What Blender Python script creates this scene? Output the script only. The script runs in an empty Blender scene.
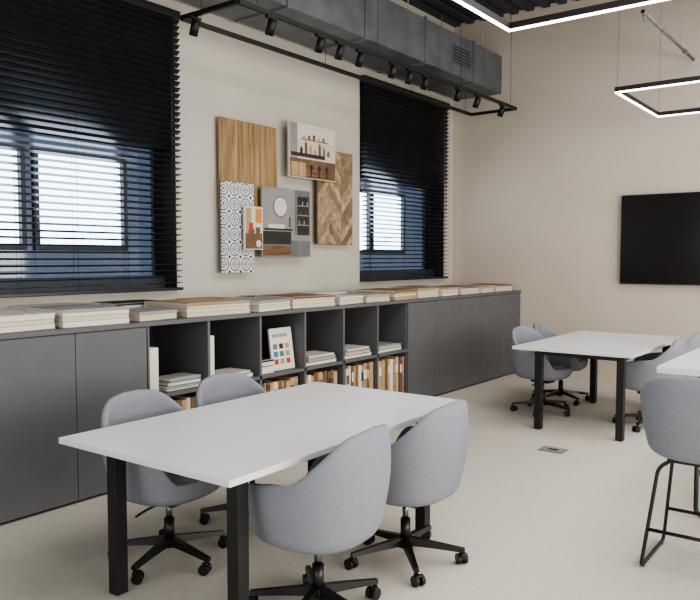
import bpy, bmesh, math, random
from mathutils import Vector, Matrix
random.seed(7)
scn = bpy.context.scene
PI = math.pi

# ------------------------------------------------------------------ materials
def srgb(r, g, b):
    def c(v):
        v /= 255.0
        return v/12.92 if v <= 0.04045 else ((v+0.055)/1.055)**2.4
    return (c(r), c(g), c(b), 1.0)

def mat(name, col, rough=0.6, metal=0.0, noise=0.0, nscale=20.0, bump=0.0, bscale=200.0, spec=0.5, stretch=None):
    m = bpy.data.materials.new(name); m.use_nodes = True
    nt = m.node_tree; p = nt.nodes['Principled BSDF']
    p.inputs['Base Color'].default_value = col
    p.inputs['Roughness'].default_value = rough
    p.inputs['Metallic'].default_value = metal
    p.inputs['Specular IOR Level'].default_value = spec
    tc = nt.nodes.new('ShaderNodeTexCoord')
    src = tc.outputs['Object']
    if stretch:
        mp = nt.nodes.new('ShaderNodeMapping'); mp.inputs['Scale'].default_value = stretch
        nt.links.new(src, mp.inputs[0]); src = mp.outputs[0]
    if noise > 0:
        n = nt.nodes.new('ShaderNodeTexNoise'); n.inputs['Scale'].default_value = nscale
        n.inputs['Detail'].default_value = 5
        nt.links.new(src, n.inputs['Vector'])
        r = nt.nodes.new('ShaderNodeValToRGB')
        r.color_ramp.elements[0].position = 0.3; r.color_ramp.elements[1].position = 0.7
        r.color_ramp.elements[0].color = tuple(max(0, c*(1-noise)) for c in col[:3])+(1,)
        r.color_ramp.elements[1].color = tuple(min(1, c*(1+noise)) for c in col[:3])+(1,)
        nt.links.new(n.outputs['Fac'], r.inputs['Fac'])
        nt.links.new(r.outputs['Color'], p.inputs['Base Color'])
    if bump > 0:
        n2 = nt.nodes.new('ShaderNodeTexNoise'); n2.inputs['Scale'].default_value = bscale
        nt.links.new(src, n2.inputs['Vector'])
        bp = nt.nodes.new('ShaderNodeBump'); bp.inputs['Strength'].default_value = bump
        bp.inputs['Distance'].default_value = 0.003
        nt.links.new(n2.outputs['Fac'], bp.inputs['Height'])
        nt.links.new(bp.outputs['Normal'], p.inputs['Normal'])
    return m

def emis(name, col, s):
    m = bpy.data.materials.new(name); m.use_nodes = True
    nt = m.node_tree; nt.nodes.clear()
    e = nt.nodes.new('ShaderNodeEmission'); e.inputs[0].default_value = col; e.inputs[1].default_value = s
    o = nt.nodes.new('ShaderNodeOutputMaterial'); nt.links.new(e.outputs[0], o.inputs[0])
    return m

def glassy(name, col, refl=0.08):
    m = bpy.data.materials.new(name); m.use_nodes = True
    nt = m.node_tree; nt.nodes.clear()
    t = nt.nodes.new('ShaderNodeBsdfTransparent'); t.inputs[0].default_value = col
    g = nt.nodes.new('ShaderNodeBsdfGlossy'); g.inputs['Roughness'].default_value = 0.05
    mx = nt.nodes.new('ShaderNodeMixShader'); mx.inputs[0].default_value = refl
    o = nt.nodes.new('ShaderNodeOutputMaterial')
    nt.links.new(t.outputs[0], mx.inputs[1]); nt.links.new(g.outputs[0], mx.inputs[2]); nt.links.new(mx.outputs[0], o.inputs[0])
    return m

def wood(name, c1, c2, stretch=(30, 2, 30), scale=3.0, island=False, rough=0.5):
    m = bpy.data.materials.new(name); m.use_nodes = True
    nt = m.node_tree; p = nt.nodes['Principled BSDF']; p.inputs['Roughness'].default_value = rough
    tc = nt.nodes.new('ShaderNodeTexCoord'); mp = nt.nodes.new('ShaderNodeMapping')
    mp.inputs['Scale'].default_value = stretch
    n = nt.nodes.new('ShaderNodeTexNoise'); n.inputs['Scale'].default_value = scale; n.inputs['Detail'].default_value = 8
    n.inputs['Distortion'].default_value = 0.9
    r = nt.nodes.new('ShaderNodeValToRGB')
    r.color_ramp.elements[0].position = 0.34; r.color_ramp.elements[1].position = 0.66
    r.color_ramp.elements[0].color = c1; r.color_ramp.elements[1].color = c2
    nt.links.new(tc.outputs['Object'], mp.inputs[0]); nt.links.new(mp.outputs[0], n.inputs['Vector'])
    nt.links.new(n.outputs['Fac'], r.inputs['Fac'])
    if island:
        g = nt.nodes.new('ShaderNodeNewGeometry')
        mr = nt.nodes.new('ShaderNodeMapRange'); mr.inputs['To Min'].default_value = 0.40; mr.inputs['To Max'].default_value = 1.25
        hs = nt.nodes.new('ShaderNodeHueSaturation')
        nt.links.new(g.outputs['Random Per Island'], mr.inputs[0]); nt.links.new(mr.outputs[0], hs.inputs['Value'])
        nt.links.new(r.outputs['Color'], hs.inputs['Color']); nt.links.new(hs.outputs['Color'], p.inputs['Base Color'])
    else:
        nt.links.new(r.outputs['Color'], p.inputs['Base Color'])
    return m

def tile_mat():
    m = bpy.data.materials.new('patterned_tile'); m.use_nodes = True
    nt = m.node_tree; p = nt.nodes['Principled BSDF']; p.inputs['Roughness'].default_value = 0.35
    L = nt.links.new
    tc = nt.nodes.new('ShaderNodeTexCoord'); sp = nt.nodes.new('ShaderNodeSeparateXYZ'); L(tc.outputs['Object'], sp.inputs[0])
    def M(op, a, b=None):
        n = nt.nodes.new('ShaderNodeMath'); n.operation = op
        for i, v in enumerate((a, b)):
            if v is None: continue
            if isinstance(v, (int, float)): n.inputs[i].default_value = v
            else: L(v, n.inputs[i])
        return n.outputs[0]
    S = 7.0
    fx = M('ABSOLUTE', M('SUBTRACT', M('FRACT', M('MULTIPLY', sp.outputs[1], S)), 0.5))
    fy = M('ABSOLUTE', M('SUBTRACT', M('FRACT', M('MULTIPLY', sp.outputs[2], S)), 0.5))
    d = M('SQRT', M('ADD', M('MULTIPLY', fx, fx), M('MULTIPLY', fy, fy)))
    ring = M('LESS_THAN', M('ABSOLUTE', M('SUBTRACT', d, 0.42)), 0.035)
    dia = M('LESS_THAN', M('ABSOLUTE', M('SUBTRACT', M('ADD', fx, fy), 0.28)), 0.035)
    dot = M('LESS_THAN', d, 0.08)
    cx = M('SUBTRACT', fx, 0.5); cy = M('SUBTRACT', fy, 0.5)
    dc = M('SQRT', M('ADD', M('MULTIPLY', cx, cx), M('MULTIPLY', cy, cy)))
    cor = M('LESS_THAN', dc, 0.10)
    tot = M('MINIMUM', M('ADD', M('ADD', ring, dia), M('ADD', dot, cor)), 1.0)
    mx = nt.nodes.new('ShaderNodeMix'); mx.data_type = 'RGBA'
    L(tot, mx.inputs[0]); mx.inputs[6].default_value = srgb(214, 216, 220); mx.inputs[7].default_value = srgb(36, 42, 60)
    L(mx.outputs[2], p.inputs['Base Color'])
    return m

M_wall = mat('wall_paint', srgb(194, 189, 179), 0.85, noise=0.03, nscale=1.5, bump=0.05, bscale=120)
M_wallb = mat('wall_paint_back', srgb(194, 183, 171), 0.85, noise=0.03, nscale=1.2, bump=0.05, bscale=120)
M_floor = mat('floor_carpet', srgb(200, 195, 185), 0.8, noise=0.05, nscale=30, bump=0.35, bscale=350, spec=0.3)
M_ceil = mat('ceiling_dark', srgb(58, 61, 70), 0.7)
M_cab = mat('cabinet_grey', srgb(94, 95, 98), 0.55, noise=0.04, nscale=5)
M_cabin = mat('cabinet_inner', srgb(38, 39, 42), 0.6)
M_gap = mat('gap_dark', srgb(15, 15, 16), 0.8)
M_white = mat('table_white', srgb(226, 228, 231), 0.35)
M_black = mat('black_metal', srgb(22, 22, 24), 0.45, metal=0.0)
M_track = mat('track_black', srgb(14, 14, 16), 0.5)
M_plast = mat('black_plastic', srgb(20, 20, 22), 0.35)
M_chrome = mat('chrome_column', srgb(120, 120, 125), 0.25, metal=1.0)
M_fab = mat('fabric_grey', srgb(139, 142, 151), 0.95, noise=0.12, nscale=160, bump=0.5, bscale=500, spec=0.2)
M_duct = mat('galvanised_duct', srgb(108, 113, 119), 0.5, metal=0.35, noise=0.22, nscale=4)
M_slat = mat('blind_slat', srgb(38, 39, 43), 0.3)
M_frame = mat('window_frame', srgb(56, 61, 70), 0.5)
M_tint = glassy('tinted_glass', (0.13, 0.145, 0.17, 1))
M_clear = glassy('clear_glass', (0.88, 0.92, 0.97, 1))
M_screen = mat('tv_screen', srgb(6, 7, 9), 0.18)
M_led = emis('led_diffuser', (1.0, 0.88, 0.78, 1), 10.0)
M_paper = mat('paper_white', srgb(222, 218, 210), 0.7, noise=0.05, nscale=80, stretch=(1, 1, 30))
M_cream = mat('paper_cream', srgb(206, 195, 175), 0.7)
M_tan = mat('cover_tan', srgb(178, 150, 114), 0.6, noise=0.15, nscale=12)
M_brown = mat('cover_brown', srgb(112, 86, 64), 0.6, noise=0.2, nscale=12)
M_grey = mat('cover_grey', srgb(150, 150, 150), 0.6)
M_red = mat('accent_red', srgb(180, 60, 52), 0.6)
M_blue = mat('accent_blue', srgb(60, 110, 160), 0.6)
M_green = mat('accent_green', srgb(80, 120, 80), 0.6)
M_yel = mat('accent_orange', srgb(200, 140, 70), 0.6)
M_dark = mat('image_dark', srgb(48, 44, 44), 0.5)
M_imgw = mat('image_white', srgb(212, 206, 197), 0.5)
M_imgg = mat('image_grey', srgb(108, 108, 110), 0.5, noise=0.2, nscale=8)
M_imgl = mat('image_greylight', srgb(142, 141, 139), 0.5, noise=.08, nscale=6)
M_oak = wood('oak_panel', srgb(118, 92, 62), srgb(170, 142, 102), (18, 18, 1.2), 1.3)
M_oak2 = wood('oak_cover', srgb(134, 108, 80), srgb(182, 156, 122), (16, 1.6, 16), 1.5)
M_wal = wood('walnut_image', srgb(84, 60, 44), srgb(136, 102, 76), (20, 1.5, 20), 2)
M_chev = wood('chevron_oak', srgb(140, 115, 89), srgb(184, 160, 130), (9, 9, 9), 1.5, island=True)
M_tile = tile_mat()

# ------------------------------------------------------------------ mesh builder
class B:
    def __init__(s, name):
        s.name = name; s.bm = bmesh.new(); s.mats = []
    def mi(s, m):
        if m not in s.mats: s.mats.append(m)
        return s.mats.index(m)
    def box(s, x0, x1, y0, y1, z0, z1, m, bev=0.0, M=None):
        t = bmesh.new()
        bmesh.ops.create_cube(t, size=1)
        for v in t.verts:
            v.co = Vector(((x0+x1)/2+v.co.x*(x1-x0), (y0+y1)/2+v.co.y*(y1-y0), (z0+z1)/2+v.co.z*(z1-z0)))
        if bev > 0:
            bmesh.ops.bevel(t, geom=t.edges[:], offset=bev, segments=2, affect='EDGES', profile=0.5)
        if M is not None: bmesh.ops.transform(t, matrix=M, verts=t.verts)
        s.merge(t, m)
    def merge(s, t, m, smooth=False):
        i = s.mi(m); mp = {}
        for v in t.verts: mp[v] = s.bm.verts.new(v.co)
        for f in t.faces:
            try:
                nf = s.bm.faces.new([mp[v] for v in f.verts]); nf.material_index = i; nf.smooth = smooth
            except ValueError: pass
        t.free()
    def cyl(s, p0, p1, r, m, seg=16, r2=None):
        p0 = Vector(p0); p1 = Vector(p1); d = p1-p0
        t = bmesh.new()
        bmesh.ops.create_cone(t, cap_ends=True, segments=seg, radius1=r, radius2=r if r2 is None else r2, depth=d.length)
        q = Vector((0, 0, 1)).rotation_difference(d.normalized()).to_matrix().to_4x4()
        bmesh.ops.transform(t, matrix=Matrix.Translation((p0+p1)/2) @ q, verts=t.verts)
        i = s.mi(m); mp = {}
        for v in t.verts: mp[v] = s.bm.verts.new(v.co)
        for f in t.faces:
            nf = s.bm.faces.new([mp[v] for v in f.verts]); nf.material_index = i; nf.smooth = len(f.verts) == 4
        t.free()
    def tube(s, pts, r, m, seg=10, closed=False):
        pts = [Vector(p) for p in pts]; n = len(pts); rings = []
        up = None
        for k in range(n):
            a = pts[(k-1) % n] if (closed or k > 0) else pts[k]
            b = pts[(k+1) % n] if (closed or k < n-1) else pts[k]
            d = (b-a).normalized()
            if up is None:
                up = Vector((1, 0, 0)) if abs(d.x) < .9 else Vector((0, 1, 0))
            side = d.cross(up).normalized(); up = side.cross(d).normalized()
            rings.append([s.bm.verts.new(pts[k]+(side*math.cos(2*PI*j/seg)+up*math.sin(2*PI*j/seg))*r) for j in range(seg)])
        i = s.mi(m)
        for k in range(n if closed else n-1):
            A = rings[k]; C = rings[(k+1) % n]
            for j in range(seg):
                f = s.bm.faces.new([A[j], A[(j+1) % seg], C[(j+1) % seg], C[j]]); f.material_index = i; f.smooth = True
        if not closed:
            for R in (rings[0], rings[-1]):
                f = s.bm.faces.new(R); f.material_index = i
    def done(s, loc=(0, 0, 0), rot=0.0):
        bmesh.ops.recalc_face_normals(s.bm, faces=s.bm.faces[:])
        me = bpy.data.meshes.new(s.name); s.bm.to_mesh(me); s.bm.free()
        for m in s.mats: me.materials.append(m)
        o = bpy.data.objects.new(s.name, me); scn.collection.objects.link(o)
        o.location = loc; o.rotation_euler = (0, 0, rot)
        return o

def rounded(pts, rad, n=5):
    pts = [Vector(p) for p in pts]; out = [pts[0]]
    for k in range(1, len(pts)-1):
        a, b, c = pts[k-1], pts[k], pts[k+1]
        u = (a-b).normalized(); w = (c-b).normalized()
        p = b+u*rad; q = b+w*rad
        for j in range(n+1):
            t = j/n; out.append(p*(1-t)**2+b*2*t*(1-t)+q*t*t)
    out.append(pts[-1]); return out

# ------------------------------------------------------------------ room
XL, XR, YB, YF, H = -5.19, 3.2, 9.35, -3.0, 4.83
b = B('floor'); b.box(XL-.4, XR+.2, YF-.2, YB+.2, -.1, 0, M_floor); b.done()
b = B('ceiling'); b.box(XL-.4, XR+.2, YF-.2, YB+.2, H+.04, H+.14, M_ceil)
x = XL
while x < XR:
    b.box(x, x+.10, YF, YB, H, H+.05, M_ceil); x += .22
b.done()
b = B('wall_back'); b.box(XL-.4, XR+.2, YB, YB+.2, 0, H+.05, M_wallb); b.done()
b = B('wall_right'); b.box(XR, XR+.2, YF, YB, 0, H+.05, M_wall); b.done()
b = B('wall_front'); b.box(XL-.4, XR+.2, YF-.2, YF, 0, H+.05, M_wall); b.done()
WIN = [(2.24, 4.31), (7.08, 9.10)]
ZN0, ZN1 = 1.27, 3.70
b = B('wall_left')
segs = [(YF, WIN[0][0]), (WIN[0][1], WIN[1][0]), (WIN[1][1], YB)]
for a, c in segs: b.box(XL-.36, XL, a, c, 0, H+.05, M_wall)
for a, c in WIN:
    b.box(XL-.36, XL, a, c, 0, ZN0, M_wall)
    b.box(XL-.36, XL, a, c, ZN1, H+.05, M_wall)
b.done()
for i, (a, c) in enumerate(WIN):
    b = B('window_%d' % (i+1))
    b.box(XL-.30, XL-.14, a, c, 2.54, ZN1, M_gap)  # black panel: shade behind the upper slats, put into the colour
    b.box(XL-.30, XL-.16, a, c, ZN0, 1.40, M_frame)
    b.box(XL-.16, XL-.13, a, c, ZN0, ZN0+.004, M_frame)
    b.box(XL-.30, XL-.005, a, a+.01, ZN0, ZN1, M_gap); b.box(XL-.30, XL-.005, c-.01, c, ZN0, ZN1, M_gap)
    X0, X1 = XL-.29, XL-.24
    if i == 0: panes = [(2.30, 3.00), (3.15, 3.93)]
    else: panes = [(7.15, 7.62), (7.72, 8.42)]
    z0, z1 = 1.66, 2.38
    for p, q in panes:
        b.box(X0, X1, p-.04, p, z0-.04, z1+.04, M_frame); b.box(X0, X1, q, q+.04, z0-.04, z1+.04, M_frame)
        b.box(X0, X1, p, q, z0-.04, z0, M_frame); b.box(X0, X1, p, q, z1, z1+.04, M_frame)
        b.box(X0+.02, X0+.026, p, q, z0, z1, M_clear)
    ed = [a]+[v for pq in panes for v in pq]+[c]
    for k in range(0, len(ed), 2):
        p = ed[k]+(.04 if k > 0 else 0); q = ed[k+1]-(.04 if k < len(ed)-2 else 0)
        if q-p > .01: b.box(X0+.02, X0+.026, p, q, 1.40, 2.54, M_tint)
    for p, q in panes:
        b.box(X0+.02, X0+.026, p-.04, q+.04, 1.40, z0-.04, M_tint)
        b.box(X0+.02, X0+.026, p-.04, q+.04, z1+.04, 2.54, M_tint)
    b.done()
    b = B('venetian_blind')
    xb = XL+.045
    y0, y1 = a-.01, c+.01
    b.box(xb-.035, xb+.035, y0, y1, 3.64, 3.71, M_slat, .004)
    b.box(xb-.03, xb+.03, y0, y1, 1.275, 1.30, M_slat, .004)
    z = 1.34
    while z < 3.63:
        tl = -14 if z < 2.5 else -14-22*min(1, (z-2.5)/.2)
        R = Matrix.Translation((xb, 0, z)) @ Matrix.Rotation(math.radians(tl), 4, 'Y')
        b.box(-.027, .027, y0, y1, -.0012, .0012, M_slat, 0, R)
        z += .053
    n = 5
    for j in range(n):
        yy = y0+.12+(y1-y0-.24)*j/(n-1)
        b.cyl((xb+.031, yy, 1.30), (xb+.031, yy, 3.64), .0015, M_slat, 6)
        b.cyl((xb-.031, yy, 1.30), (xb-.031, yy, 3.64), .0015, M_slat, 6)
    b.cyl((xb+.045, y1-.12, 2.2), (xb+.045, y1-.12, 3.64), .004, M_slat, 8)
    b.done()
b = B('baseboard_back'); b.box(XL+1.08, XR, YB-.012, YB, 0, .07, M_wallb, .003); b.done()
b = B('baseboard_right'); b.box(XR-.012, XR, YF, YB, 0, .07, M_wall, .003); b.done()

# ------------------------------------------------------------------ low cabinet run
CF = -4.127; CT = 1.12; MOD = .555; Y0 = 3.165
b = B('storage_cabinet_run')
yb = [Y0+MOD*k for k in range(-5, 12)]
XB = XL+.005
b.box(XB, CF+.012, yb[0], YB-.02, CT-.03, CT, M_cab, .003)
b.box(XB, CF-.04, yb[0], YB-.02, 0, .05, M_gap)
b.box(XB, XB+.02, yb[0], YB-.02, .05, CT-.03, M_cabin)
for k in range(-5, 11):
    a, c = Y0+MOD*k, Y0+MOD*(k+1)
    if 0 <= k <= 5:
        b.box(XB+.4, XB+.42, a, c, .05, CT-.03, M_cabin)
        b.box(XB+.42, CF, a, c, .05, .09, M_cab)
        b.box(XB+.42, CF, a, c, .575, .60, M_cab)
        b.box(XB+.42, CF, a-.012, a+.012, .05, CT-.03, M_cab)
    else:
        b.box(XB+.02, CF-.022, a+.001, c-.001, .05, CT-.03, M_gap)
        b.box(CF-.02, CF, a+.002, c-.002, .02, CT-.034, M_cab, .002)
c = Y0+MOD*6
b.box(XB+.42, CF-.021, c-.012, c+.012, .05, CT-.03, M_cab)
b.box(XB+.02, CF, Y0+MOD*11+.002, YB-.02, .02, CT-.034, M_cab)
b.done()

b = B('sample_binders')
cols = [M_cream, M_tan, M_oak2, M_brown, M_paper, M_brown, M_cream, M_tan, M_oak2, M_wal]
for k in range(6):
    y = Y0+MOD*k+.03; lim = Y0+MOD*(k+1)-.03
    while y < lim-.03:
        w = random.choice([.03, .04, .05, .06]); w = min(w, lim-y)
        h = random.choice([.43, .44, .42, .44]); xo = random.uniform(.02, .04)
        m = random.choice(cols)
        b.box(CF-.42, CF-xo, y, y+w-.002, .091, .091+h, m, .002)
        if random.random() < .5:
            b.box(CF-xo-.001, CF-xo+.001, y+.006, y+w-.009, .091+h*.65, .091+h*.85, random.choice([M_brown, M_paper, M_dark, M_paper]))
        y += w
b.done()
def catalog(name, cx, cy, z, w, d, t, rot, top, side=None):
    """w along Y, d along X"""
    side = side or M_paper
    b = B(name)
    n = 3 if t > .06 else 1
    for k in range(n):   # page blocks
        za = .003+(t-.006)*k/n; zb = .003+(t-.006)*(k+1)/n-.002
        b.box(-d/2+.006, d/2-.004-.006*(k % 2), -w/2+.005, w/2-.005, za, zb, [side, M_cream, side][k])
    b.box(-d/2, d/2, -w/2, w/2, 0, .004, M_imgl, .001)
    b.box(-d/2, d/2, -w/2, w/2, t-.006, t, M_imgw, .001)
    if top is not M_paper and top is not M_imgw:
        b.box(-d/2+.02, d/2-.02, -w/2+.02, w/2-.02, t, t+.004, top, .001)
        b.box(d/2-.002, d/2+.001, -w/2+.002, w/2-.002, t-.016, t-.001, top)
    b.box(-d/2-.002, -d/2+.004, -w/2, w/2, 0, t, M_imgw, .001)
    return b.done((cx, cy, z), rot)

def standing(name, x, y0, y1, h, d, m, z=.601):
    b = B(name); b.box(x-d, x, y0, y1, z, z+h, m, .003)
    b.box(x-d+.004, x+.001, y0+.004, y1-.004, z+.004, z+h-.004, M_paper)
    return b.done()
standing('ring_binder', CF-.03, Y0+.02, Y0+.11, .33, .3, M_paper)
standing('ring_binder', CF-.03, Y0+MOD+.02, Y0+MOD+.08, .37, .3, M_paper)
stacks = [(0, .36, [(.34, .26, .03, M_grey), (.30, .25, .025, M_paper), (.30, .2, .02, M_grey)]),
          (1, .33, [(.36, .26, .03, M_paper), (.3, .24, .02, M_paper)]),
          (2, .12, [(.16, .2, .06, M_paper), (.16, .2, .05, M_dark)]),
          (3, .28, [(.42, .3, .03, M_paper), (.40, .28, .025, M_grey), (.36, .26, .02, M_paper)]),
          (4, .28, [(.44, .3, .03, M_paper), (.4, .28, .03, M_tan), (.38, .26, .02, M_paper)]),
          (5, .28, [(.44, .3, .03, M_paper), (.4, .28, .03, M_grey)])]
for k, off, lst in stacks:
    z = .601
    for w, d, t, m in lst:
        catalog('sample_catalog', CF-.04-d/2, Y0+MOD*k+off, z, w, d, t, random.uniform(-.04, .04), m); z += t+.005
b = B('colour_brochure')
R = Matrix.Translation((CF-.08, Y0+MOD*2+.37, .604)) @ Matrix.Rotation(math.radians(-8), 4, 'Y')
b.box(-.02, 0, -.14, .14, 0, .36, M_paper, .002, R)
pc = [M_red, M_blue, M_imgg, M_yel, M_green, M_dark, M_red, M_imgl, M_yel]
for i in range(3):
    for j in range(3):
        b.box(0, .001, -.11+.075*i, -.06+.075*i, .05+.065*j, .095+.065*j, pc[i*3+j], 0, R)
b.box(0, .001, -.11, .08, .28, .31, M_grey, 0, R)
b.done()

specs = [  # cy, w, d, t, rot, top, xoff, side
    (1.05, .55, .5, .08, .05, M_paper, .30, None), (1.68, .52, .5, .07, -.05, M_oak2, .30, None),
    (2.22, .56, .52, .10, .06, M_paper, .30, None), (2.80, .48, .50, .11, -.05, M_imgl, .27, None),
    (3.29, .36, .40, .06, .10, M_grey, .26, M_cream), (3.88, .62, .54, .10, -.06, M_oak2, .30, M_cream),
    (4.47, .46, .46, .085, .14, M_imgl, .27, None), (5.02, .54, .50, .10, -.08, M_wal, .28, M_cream),
    (5.56, .44, .42, .075, .10, M_paper, .26, M_imgw), (6.02, .38, .42, .07, -.06, M_grey, .25, M_cream),
    (6.50, .50, .50, .10, .08, M_brown, .29, M_tan), (7.02, .42, .42, .10, -.05, M_oak2, .27, M_cream),
    (7.50, .42, .42, .085, .07, M_tan, .27, M_paper), (7.99, .44, .44, .09, -.03, M_wal, .27, M_cream),
    (8.47, .40, .42, .075, .06, M_tan, .27, M_imgw), (8.95, .46, .46, .085, -.03, M_brown, .28, M_cream)]
for cy, w, d, t, r, m, xo, sd in specs:
    catalog('sample_catalog', CF-xo, cy, CT+.001, w, d, t, r, m, sd)
for cy, w, t, m in [(2.15, .5, .07, M_dark), (2.95, .5, .10, M_paper), (3.6, .5, .09, M_dark), (4.4, .45, .08, M_imgg), (5.2, .5, .07, M_dark),
                    (6.0, .5, .08, M_paper), (6.9, .5, .07, M_paper), (7.9, .5, .08, M_oak2)]:
    catalog('sample_catalog', XL+.27, cy, CT+.001, w, .34, t, random.uniform(-.06, .06), m)

# ------------------------------------------------------------------ wall display panels
def wp(b, off, th, y0, y1, z0, z1, m, bev=0.0):
    x = XL+off; b.box(x-th, x, y0, y1, z0, z1, m, bev)
W0 = XL+.001
b = B('oak_sample_panel')
wp(b, .06, .02, 4.775, 5.168, 2.02, 2.88, M_oak, .001); wp(b, .06, .02, 5.171, 5.57, 2.02, 2.88, M_oak, .001)
b.box(W0, XL+.04, 5.0, 5.3, 2.4, 2.6, M_black); b.done()
b = B('patterned_tile_panel'); wp(b, .10, .02, 4.765, 5.19, 1.42, 2.28, M_tile, .001)
b.box(W0, XL+.08, 4.88, 5.1, 1.6, 1.9, M_black); b.done()
b = B('interior_photo_print'); wp(b, .15, .025, 5.01, 5.262, 1.64, 2.06, M_imgw, .002)
wp(b, .152, .003, 5.02, 5.252, 1.65, 1.80, M_wal); wp(b, .152, .003, 5.03, 5.10, 1.80, 2.04, M_tan)
wp(b, .152, .003, 5.16, 5.245, 1.90, 2.04, M_yel); wp(b, .154, .003, 5.16, 5.22, 1.74, 1.86, M_brown)
wp(b, .154, .003, 5.06, 5.14, 1.72, 1.84, M_brown); wp(b, .156, .003, 5.07, 5.12, 1.84, 1.90, M_red)
b.cyl((XL+.15, 5.2, 1.70), (XL+.153, 5.2, 1.70), .035, M_imgw, 16)
b.box(XL+.101, XL+.126, 5.03, 5.15, 1.75, 1.95, M_black); b.done()
b = B('kitchen_photo_print'); wp(b, .135, .025, 5.672, 6.44, 2.40, 2.97, M_imgw, .002)
e = .137
wp(b, e, .003, 5.68, 6.432, 2.408, 2.56, M_wal)
wp(b, e, .003, 5.68, 5.80, 2.60, 2.962, M_imgl)
wp(b, e+.001, .003, 5.68, 6.432, 2.56, 2.60, M_brown)
wp(b, e, .002, 5.80, 6.432, 2.60, 2.80, M_cream)
wp(b, e+.002, .003, 5.70, 6.25, 2.62, 2.66, M_dark)
wp(b, e+.002, .003, 5.95, 6.432, 2.50, 2.60, M_brown)
wp(b, e+.003, .003, 5.69, 5.93, 2.415, 2.56, M_tan)
for k in range(2): wp(b, e+.004, .003, 5.70+.11*k, 5.71+.11*k, 2.415, 2.56, M_brown)
for k in range(7):
    yy = 5.84+.075*k; hh = 2.71+.03*((k*5) % 3)
    m = [M_dark, M_brown, M_tan, M_imgl, M_brown, M_imgg, M_brown][k]
    wp(b, e+.003, .003, yy, yy+.04, 2.66, hh, m); wp(b, e+.003, .003, yy+.014, yy+.026, hh, hh+.02, m)
wp(b, e+.002, .003, 5.86, 6.30, 2.80, 2.81, M_brown)
for k in range(5):
    yy = 5.89+.08*k; wp(b, e+.003, .003, yy, yy+.035, 2.81, 2.84+.012*(k % 3), [M_tan, M_imgg, M_brown][k % 3])
for k in range(3):
    b.cyl((XL+e+.001, 6.02+.13*k, 2.42), (XL+e+.001, 6.02+.13*k, 2.52), .008, M_dark, 8)
    b.cyl((XL+e+.0, 6.02+.13*k, 2.52), (XL+e+.006, 6.02+.13*k, 2.52), .028, M_dark, 14)
b.box(W0, XL+.11, 5.85, 6.1, 2.55, 2.8, M_black); b.done()
b = B('bathroom_photo_print'); wp(b, .13, .025, 5.27, 6.01, 1.57, 2.27, M_imgl, .002)
e = .132
wp(b, e, .003, 5.278, 6.002, 1.578, 1.74, M_imgg); wp(b, e+.001, .003, 5.28, 5.70, 1.59, 1.68, M_wal)
wp(b, e+.001, .003, 5.278, 5.70, 1.70, 1.83, M_dark)
wp(b, e, .003, 5.76, 6.002, 1.80, 2.262, M_imgg)
wp(b, e+.002, .003, 5.80, 5.98, 1.80, 2.20, M_dark)
for zz in (1.9, 2.0, 2.1): wp(b, e+.003, .003, 5.80, 5.98, zz, zz+.010, M_imgl)
for k in range(6): wp(b, e+.003, .003, 5.82+.026*k, 5.835+.026*k, 1.91+.1*(k % 3), 1.95+.1*(k % 3), [M_tan, M_brown, M_grey][k % 3])
wp(b, e+.001, .003, 5.30, 5.72, 1.84, 1.86, M_dark); wp(b, e+.001, .003, 5.36, 5.60, 1.86, 1.90, M_imgw)
b.cyl((XL+e-.002, 5.54, 2.08), (XL+e+.001, 5.54, 2.08), .105, M_brown, 32)
b.cyl((XL+e-.002, 5.54, 2.08), (XL+e+.002, 5.54, 2.08), .095, M_imgw, 32)
b.cyl((XL+e-.002, 5.68, 1.88), (XL+e+.003, 5.68, 1.98), .012, M_green, 10)
b.box(W0, XL+.105, 5.65, 5.85, 1.8, 2.05, M_black); b.done()
b = B('chevron_wood_panel')
t = bmesh.new(); y0, y1, z0, z1 = 6.18, 6.815, 1.71, 2.75
nc = 3; cw = (y1-y0)/nc; ph = .105
for c in range(nc):
    ya = y0+c*cw; yc = ya+cw; sg = 1 if c % 2 == 0 else -1
    z = z0-.4
    while z < z1+.4:
        za, zb = (z, z+cw*1.05) if sg > 0 else (z+cw*1.05, z)
        g = .0025
        vs = [t.verts.new((XL+.0915, p, q)) for p, q in [(ya+g, za+g), (yc-g, zb+g), (yc-g, zb+ph-g), (ya+g, za+ph-g)]]
        t.faces.new(vs); z += ph
for co, no in [((0, 0, z0+.004), (0, 0, -1)), ((0, 0, z1-.004), (0, 0, 1))]:
    bmesh.ops.bisect_plane(t, geom=t.verts[:]+t.edges[:]+t.faces[:], plane_co=co, plane_no=no, clear_outer=True)
b.merge(t, M_chev)
wp(b, .09, .022, y0, y1, z0, z1, M_brown, .002)
b.box(W0, XL+.068, 6.35, 6.65, 2.1, 2.4, M_black); b.done()

# ------------------------------------------------------------------ tables
def table(name, x0, x1, y0, y1, lx, ly, h=.75, rot=0.0):
    ox, oy = (x0+x1)/2, (y0+y1)/2
    x0 -= ox; x1 -= ox; y0 -= oy; y1 -= oy
    lx = [v-ox for v in lx]; ly = [v-oy for v in ly]
    b = B(name)
    b.box(x0, x1, y0, y1, h-.028, h, M_white, .003)
    s = .031
    for x in lx:
        for y in ly: b.box(x-s, x+s, y-s, y+s, .006, h-.028, M_black, .002)
        b.box(x-.02, x+.02, ly[0], ly[1], h-.065, h-.03, M_black)
    for x in lx:
        for y in ly: b.cyl((x, y, 0), (x, y, .008), .018, M_plast, 12)
    for y in ly: b.box(lx[0], lx[1], y-.02, y+.02, h-.065, h-.03, M_black)
    return b.done((ox, oy, 0), rot)
table('conference_table', -3.03, -1.94, 1.82, 3.68, (-2.87, -2.09), (2.01, 3.46), rot=math.radians(.8))
table('conference_table', -2.84, -1.76, 6.25, 8.06, (-2.60, -1.87), (6.31, 7.80))

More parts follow.
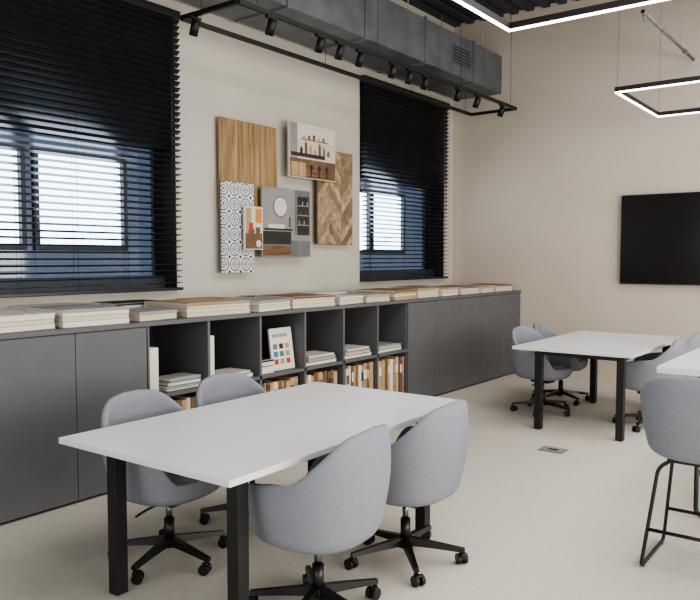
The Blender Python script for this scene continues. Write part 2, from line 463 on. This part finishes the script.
# ------------------------------------------------------------------ chairs
def ss(a, c, x):
    t = max(0, min(1, (x-a)/(c-a))); return t*t*(3-2*t)

def shell(b, dz=0.0, top=.855, arm=.65):
    NT = 80; rows = []
    for j in range(NT):
        th = 2*PI*j/NT
        A = abs(((th+PI) % (2*PI))-PI); deg = math.degrees(A)
        n = 2.5
        R = (abs(math.sin(th)/.308)**n+abs(math.cos(th)/.300)**n)**(-1/n)
        h = top-.010*ss(8, 28, deg)-(top-.010-arm)*ss(26, 86, deg)-.02*ss(90, 120, deg)
        h = h-(h-.468)*ss(118, 146, deg)
        def rad(z):
            q = max(0, (z-.38)/.30)
            q = min(q, 1)
            return R*(.85+.15*math.sin(q*PI/2)) - .016*max(0, (z-.68)/.18)**2
        T = .034
        pr = [(.02, .346), (.35*R, .347), (.60*R, .351), (.73*R, .359), (.81*R, .374)]
        zt = h-.014
        for q in (.02, .10, .22, .38, .54, .7, .85, 1.0):
            z = .392+(zt-.392)*q; pr.append((rad(z), z))
        rr = rad(h)
        pr += [(rr-.004, h-.005), (rr-.012, h), (rr-T*.62, h), (rr-T*.9, h-.006), (rr-T, h-.016)]
        for q in (.85, .6, .35, .15):
            z = .458+(h-.016-.458)*q; pr.append((rad(z)-T, z))
        pr += [(rad(.45)-T-.004, .452), (.82*R-T-.006, .460), (.74*R-T, .476), (.55*R, .484), (.3*R, .482), (.02, .480)]
        rows.append([b.bm.verts.new((math.sin(th)*r, -math.cos(th)*r, z+dz)) for r, z in pr])
    i = b.mi(M_fab)
    for j in range(NT):
        A = rows[j]; C = rows[(j+1) % NT]
        for k in range(len(A)-1):
            f = b.bm.faces.new([A[k], A[k+1], C[k+1], C[k]]); f.material_index = i; f.smooth = True
    for k in (0, -1):
        f = b.bm.faces.new([r[k] for r in rows]); f.material_index = i; f.smooth = True

def office_chair(x, y, rot, base=0.3):
    b = B('office_chair'); shell(b)
    b.cyl((0, 0, .332), (0, 0, .350), .13, M_plast, 24)
    b.box(-.07, .07, -.10, .10, .306, .335, M_plast, .008)
    b.cyl((0, 0, .20), (0, 0, .31), .016, M_chrome, 16)
    b.cyl((0, 0, .09), (0, 0, .22), .026, M_plast, 16)
    b.cyl((0, 0, .075), (0, 0, .125), .045, M_plast, 20, .032)
    b.tube(rounded([(.05, .02, .32), (.18, .03, .32), (.25, .03, .305)], .03), .006, M_plast, 8)
    for k in range(5):
        a = base+2*PI*k/5; ca, sa = math.cos(a), math.sin(a)
        Rz = Matrix.Rotation(a, 4, 'Z')
        t = bmesh.new()
        secs = [(.02, .024, .085, .125), (.15, .019, .078, .108), (.305, .014, .066, .086)]
        rows = []
        for r, w, z0, z1 in secs:
            rows.append([t.verts.new(Rz @ Vector(p)) for p in [(r, -w, z0), (r, w, z0), (r, w*.7, z1), (r, -w*.7, z1)]])
        for q in range(2):
            for e in range(4): t.faces.new([rows[q][e], rows[q][(e+1) % 4], rows[q+1][(e+1) % 4], rows[q+1][e]])
        t.faces.new(rows[0]); t.faces.new(rows[-1])
        b.merge(t, M_plast)
        cx, cy = ca*.295, sa*.295
        b.cyl((cx, cy, .05), (cx, cy, .075), .009, M_plast, 10)
        sw = a*2.3+base
        dx, dy = math.cos(sw), math.sin(sw)
        ox, oy = -dy*.015, dx*.015
        for s in (-1, 1):
            p0 = (cx+ox+dx*.008*s, cy+oy+dy*.008*s, .027); p1 = (cx+ox+dx*.026*s, cy+oy+dy*.026*s, .027)
            b.cyl(p0, p1, .027, M_plast, 18)
        b.box(-.011, .011, -.02, .02, .03, .056, M_plast, .004, Matrix.Translation((cx+ox*.6, cy+oy*.6, 0)) @ Matrix.Rotation(sw, 4, 'Z'))
    return b.done((x, y, 0), rot)

R90 = PI/2
office_chair(-2.98, 2.40, -R90+.10, .2)
office_chair(-3.03, 3.06, -R90-.02, .5)
office_chair(-2.00, 2.42, R90+.10, .75)
office_chair(-2.00, 3.13, R90+.02, .1)
office_chair(-2.86, 7.04, -R90-.15, .3)
office_chair(-2.93, 7.72, -R90+.1, .9)
office_chair(-1.82, 7.03, R90+.1, .45)
office_chair(-1.78, 7.75, R90-.05, .2)

def stool(x, y, rot):
    dz = .215
    b = B('counter_stool'); shell(b, dz, .785, .65)
    b.box(-.15, .15, -.15, .15, .543, .563, M_black, .004)
    r = .0095
    for s in (-1, 1):
        pts = rounded([(s*.13, .13, .553), (s*.19, .15, .51), (s*.245, .22, .012), (s*.245, -.22, .012), (s*.19, -.15, .51), (s*.13, -.13, .553)], .035)
        b.tube(pts, r, M_black, 10)
    zf = .20; k = (zf-.012)/.498
    xf = .245-.055*k; yf = .22-.07*k
    b.tube([(-xf, yf, zf), (xf, yf, zf)], r, M_black)
    b.tube([(-xf, -yf, zf), (xf, -yf, zf)], r, M_black)
    for s in (-1, 1):
        for q in (-.18, .18): b.cyl((s*.245, q, 0), (s*.245, q, .006), .01, M_plast, 8)
    return b.done((x, y, 0), rot)
stool(-.75, 3.97, 0)

b = B('counter_table')
cx0, cx1, cy0, cy1, ch = -1.12, -.28, 4.46, 6.3, .93
b.box(cx0, cx1, cy0, cy1, ch-.04, ch, M_white, .003)
for yy in (cy0+.25, cy1-.25):
    b.tube(rounded([(cx0+.18, yy, ch-.04), (cx0+.18, yy, .015), (cx1-.18, yy, .015), (cx1-.18, yy, ch-.04)], .05), .014, M_black)
b.tube([(cx0+.18, cy0+.25, .25), (cx0+.18, cy1-.25, .25)], .012, M_black)
b.tube([(cx1-.18, cy0+.25, .25), (cx1-.18, cy1-.25, .25)], .012, M_black)
b.done()

# ------------------------------------------------------------------ TV
b = B('wall_television')
b.box(-2.79, -.86, 9.27, 9.31, 1.24, 2.33, M_plast, .006)
b.box(-2.778, -.872, 9.266, 9.271, 1.258, 2.318, M_screen)
b.box(-2.2, -1.5, 9.31, 9.349, 1.5, 2.0, M_plast)
b.done()

b = B('floor_socket_box')
b.box(-2.31, -2.11, 5.60, 5.76, 0, .004, M_imgg, .001)
b.box(-2.295, -2.125, 5.615, 5.745, .004, .0055, M_imgl)
b.box(-2.25, -2.17, 5.66, 5.70, .0055, .007, M_dark)
b.done()

# ------------------------------------------------------------------ LED pendant frames
def led(x0, x1, y0, y1, z):
    b = B('led_pendant_frame'); w = .024; h = .055
    for (a, c, d, e) in [(x0, x1, y0, y0+w), (x0, x1, y1-w, y1), (x0, x0+w, y0+w, y1-w), (x1-w, x1, y0+w, y1-w)]:
        b.box(a, c, d, e, z+.012, z+h, M_track)
        b.box(a+.003, c-.003, d+.003, e-.003, z, z+.012, M_led)
    for px in (x0+.02, x1-.02):
        for py in (y0+.02, y1-.02): b.cyl((px, py, z+h), (px, py, H), .0015, M_track, 6)
    return b.done()
led(-2.2, -.7, 3.24, 4.72, 3.1)
led(-2.2, -.7, 7.03, 8.53, 3.1)

# ------------------------------------------------------------------ track frame with spots
b = B('track_light_frame')
zt = 3.46; xa, xc, ya, yc = -4.60, -3.97, 3.90, 8.76
s = .016
b.box(xa-s, xa+s, ya, yc, zt-.03, zt+.005, M_track)
b.box(xc-s, xc+s, ya, yc, zt-.03, zt+.005, M_track)
for yy in (ya, yc): b.box(xa, xc, yy-s, yy+s, zt-.03, zt+.005, M_track)
for yy in (4.1, 5.7, 7.3, 8.6):
    b.cyl((xa, yy, zt), (xa, yy, 3.78), .0025, M_track, 6)
    b.cyl((xc, yy, zt), (xc, yy, H), .0025, M_track, 6)
def spot(b, x, yy):
    b.box(x-.015, x+.015, yy-.05, yy+.05, zt-.05, zt-.03, M_track)
    b.cyl((x, yy, zt-.05), (x, yy, zt-.075), .008, M_track, 8)
    p0 = Vector((x+.02, yy, zt-.06)); p1 = Vector((x-.03, yy+.01, zt-.165))
    b.cyl(p0, p1, .034, M_track, 18)
    b.cyl(p1, p1+(p1-p0)*.04, .027, M_grey, 18)
for yy in [4.25, 4.85, 5.12, 5.42, 5.95, 6.25, 6.55, 7.25, 7.7, 8.35]: spot(b, xc, yy)
spot(b, xa+.15, ya)
b.done()

# ------------------------------------------------------------------ air duct
b = B('air_duct')
dx0, dx1, dz0, dz1 = -5.10, -4.45, 3.80, 4.30
b.box(dx0, dx1, YF+.5, YB-.005, dz0, dz1, M_duct)
yy = YF+.9
while yy < YB:
    b.box(dx0-.012, dx1+.018, yy-.014, yy+.014, dz0-.018, dz1+.018, M_duct, .003); yy += 1.18
gy0, gy1, gz0, gz1 = 8.0, 8.42, 3.95, 4.15
b.box(dx1, dx1+.012, gy0-.02, gy1+.02, gz0-.02, gz1+.02, M_duct)
b.box(dx1+.012, dx1+.014, gy0, gy1, gz0, gz1, M_dark)
for k in range(5): b.box(dx1+.014, dx1+.022, gy0, gy1, gz0+.015+k*.037, gz0+.027+k*.037, M_imgg)
for yh in (1.0, 3.0, 5.0, 7.0, 8.8):
    for xx in (dx0+.02, dx1-.02): b.cyl((xx, yh, dz1), (xx, yh, H), .006, M_grey, 8)
b.done()
b = B('sprinkler_pipe')
b.tube([(-2.02, 7.25, 3.87), (-2.02, 9.345, 3.87)], .017, M_imgg, 12)
b.cyl((-2.02, 7.25, 3.87), (-2.02, 7.32, 3.87), .026, M_imgg, 12)
b.cyl((-2.02, 8.9, 3.87), (-2.02, 8.96, 3.87), .026, M_imgg, 12)
for yy in (7.5, 8.7): b.cyl((-2.02, yy, 3.87), (-2.02, yy, H), .004, M_grey, 6)
b.cyl((-2.02, 7.3, 3.87), (-2.02, 7.3, 3.80), .012, M_imgg, 10)
b.done()

# ------------------------------------------------------------------ light
w = bpy.data.worlds.new('World'); scn.world = w; w.use_nodes = True
bg = w.node_tree.nodes['Background']; bg.inputs[0].default_value = (.84, .91, 1.0, 1); bg.inputs[1].default_value = 8.0

def area(name, loc, rot, sx, sy, p, col):
    l = bpy.data.lights.new(name, 'AREA'); l.shape = 'RECTANGLE'; l.size = sx; l.size_y = sy; l.energy = p; l.color = col
    o = bpy.data.objects.new(name, l); scn.collection.objects.link(o); o.location = loc; o.rotation_euler = rot
    return o
area('window_light_right', (XR-.05, 3.8, 1.7), (0, math.radians(90), 0), 1.9, 8, 380, (1.0, .97, .92))
area('window_light_front', (-1.2, YF+.05, 2.1), (math.radians(90), 0, 0), 5, 2.2, 125, (.93, .96, 1.0))
area('overhead_fill', (-.4, 4.8, 4.6), (0, 0, 0), 3.0, 6, 250, (1.0, .97, .92))  # added soft overhead fill, kept out of view; no such fixture here
l = bpy.data.lights.new('warm_patch_spot', 'SPOT'); l.energy = 330; l.color = (1.0, .84, .68); l.spot_size = math.radians(26); l.spot_blend = 1.0; l.shadow_soft_size = .4  # added warm spot that brightens the left part of the back wall
o = bpy.data.objects.new('warm_patch_spot', l); scn.collection.objects.link(o); o.location = (2.6, 3.0, 2.4)
o.rotation_euler = (Vector((-3.7, 9.35, 1.55))-Vector(o.location)).to_track_quat('-Z', 'Y').to_euler()

# ------------------------------------------------------------------ camera
cd = bpy.data.cameras.new('camera'); cam = bpy.data.objects.new('camera', cd); scn.collection.objects.link(cam)
cd.sensor_width = 36; cd.lens = 731/700*36
cam.location = (0, 0, 1.56); cam.rotation_euler = (math.radians(90-3.29), 0, math.radians(37.0))
scn.camera = cam
scn.view_settings.view_transform = 'AgX'
scn.view_settings.look = 'AgX - Medium High Contrast'
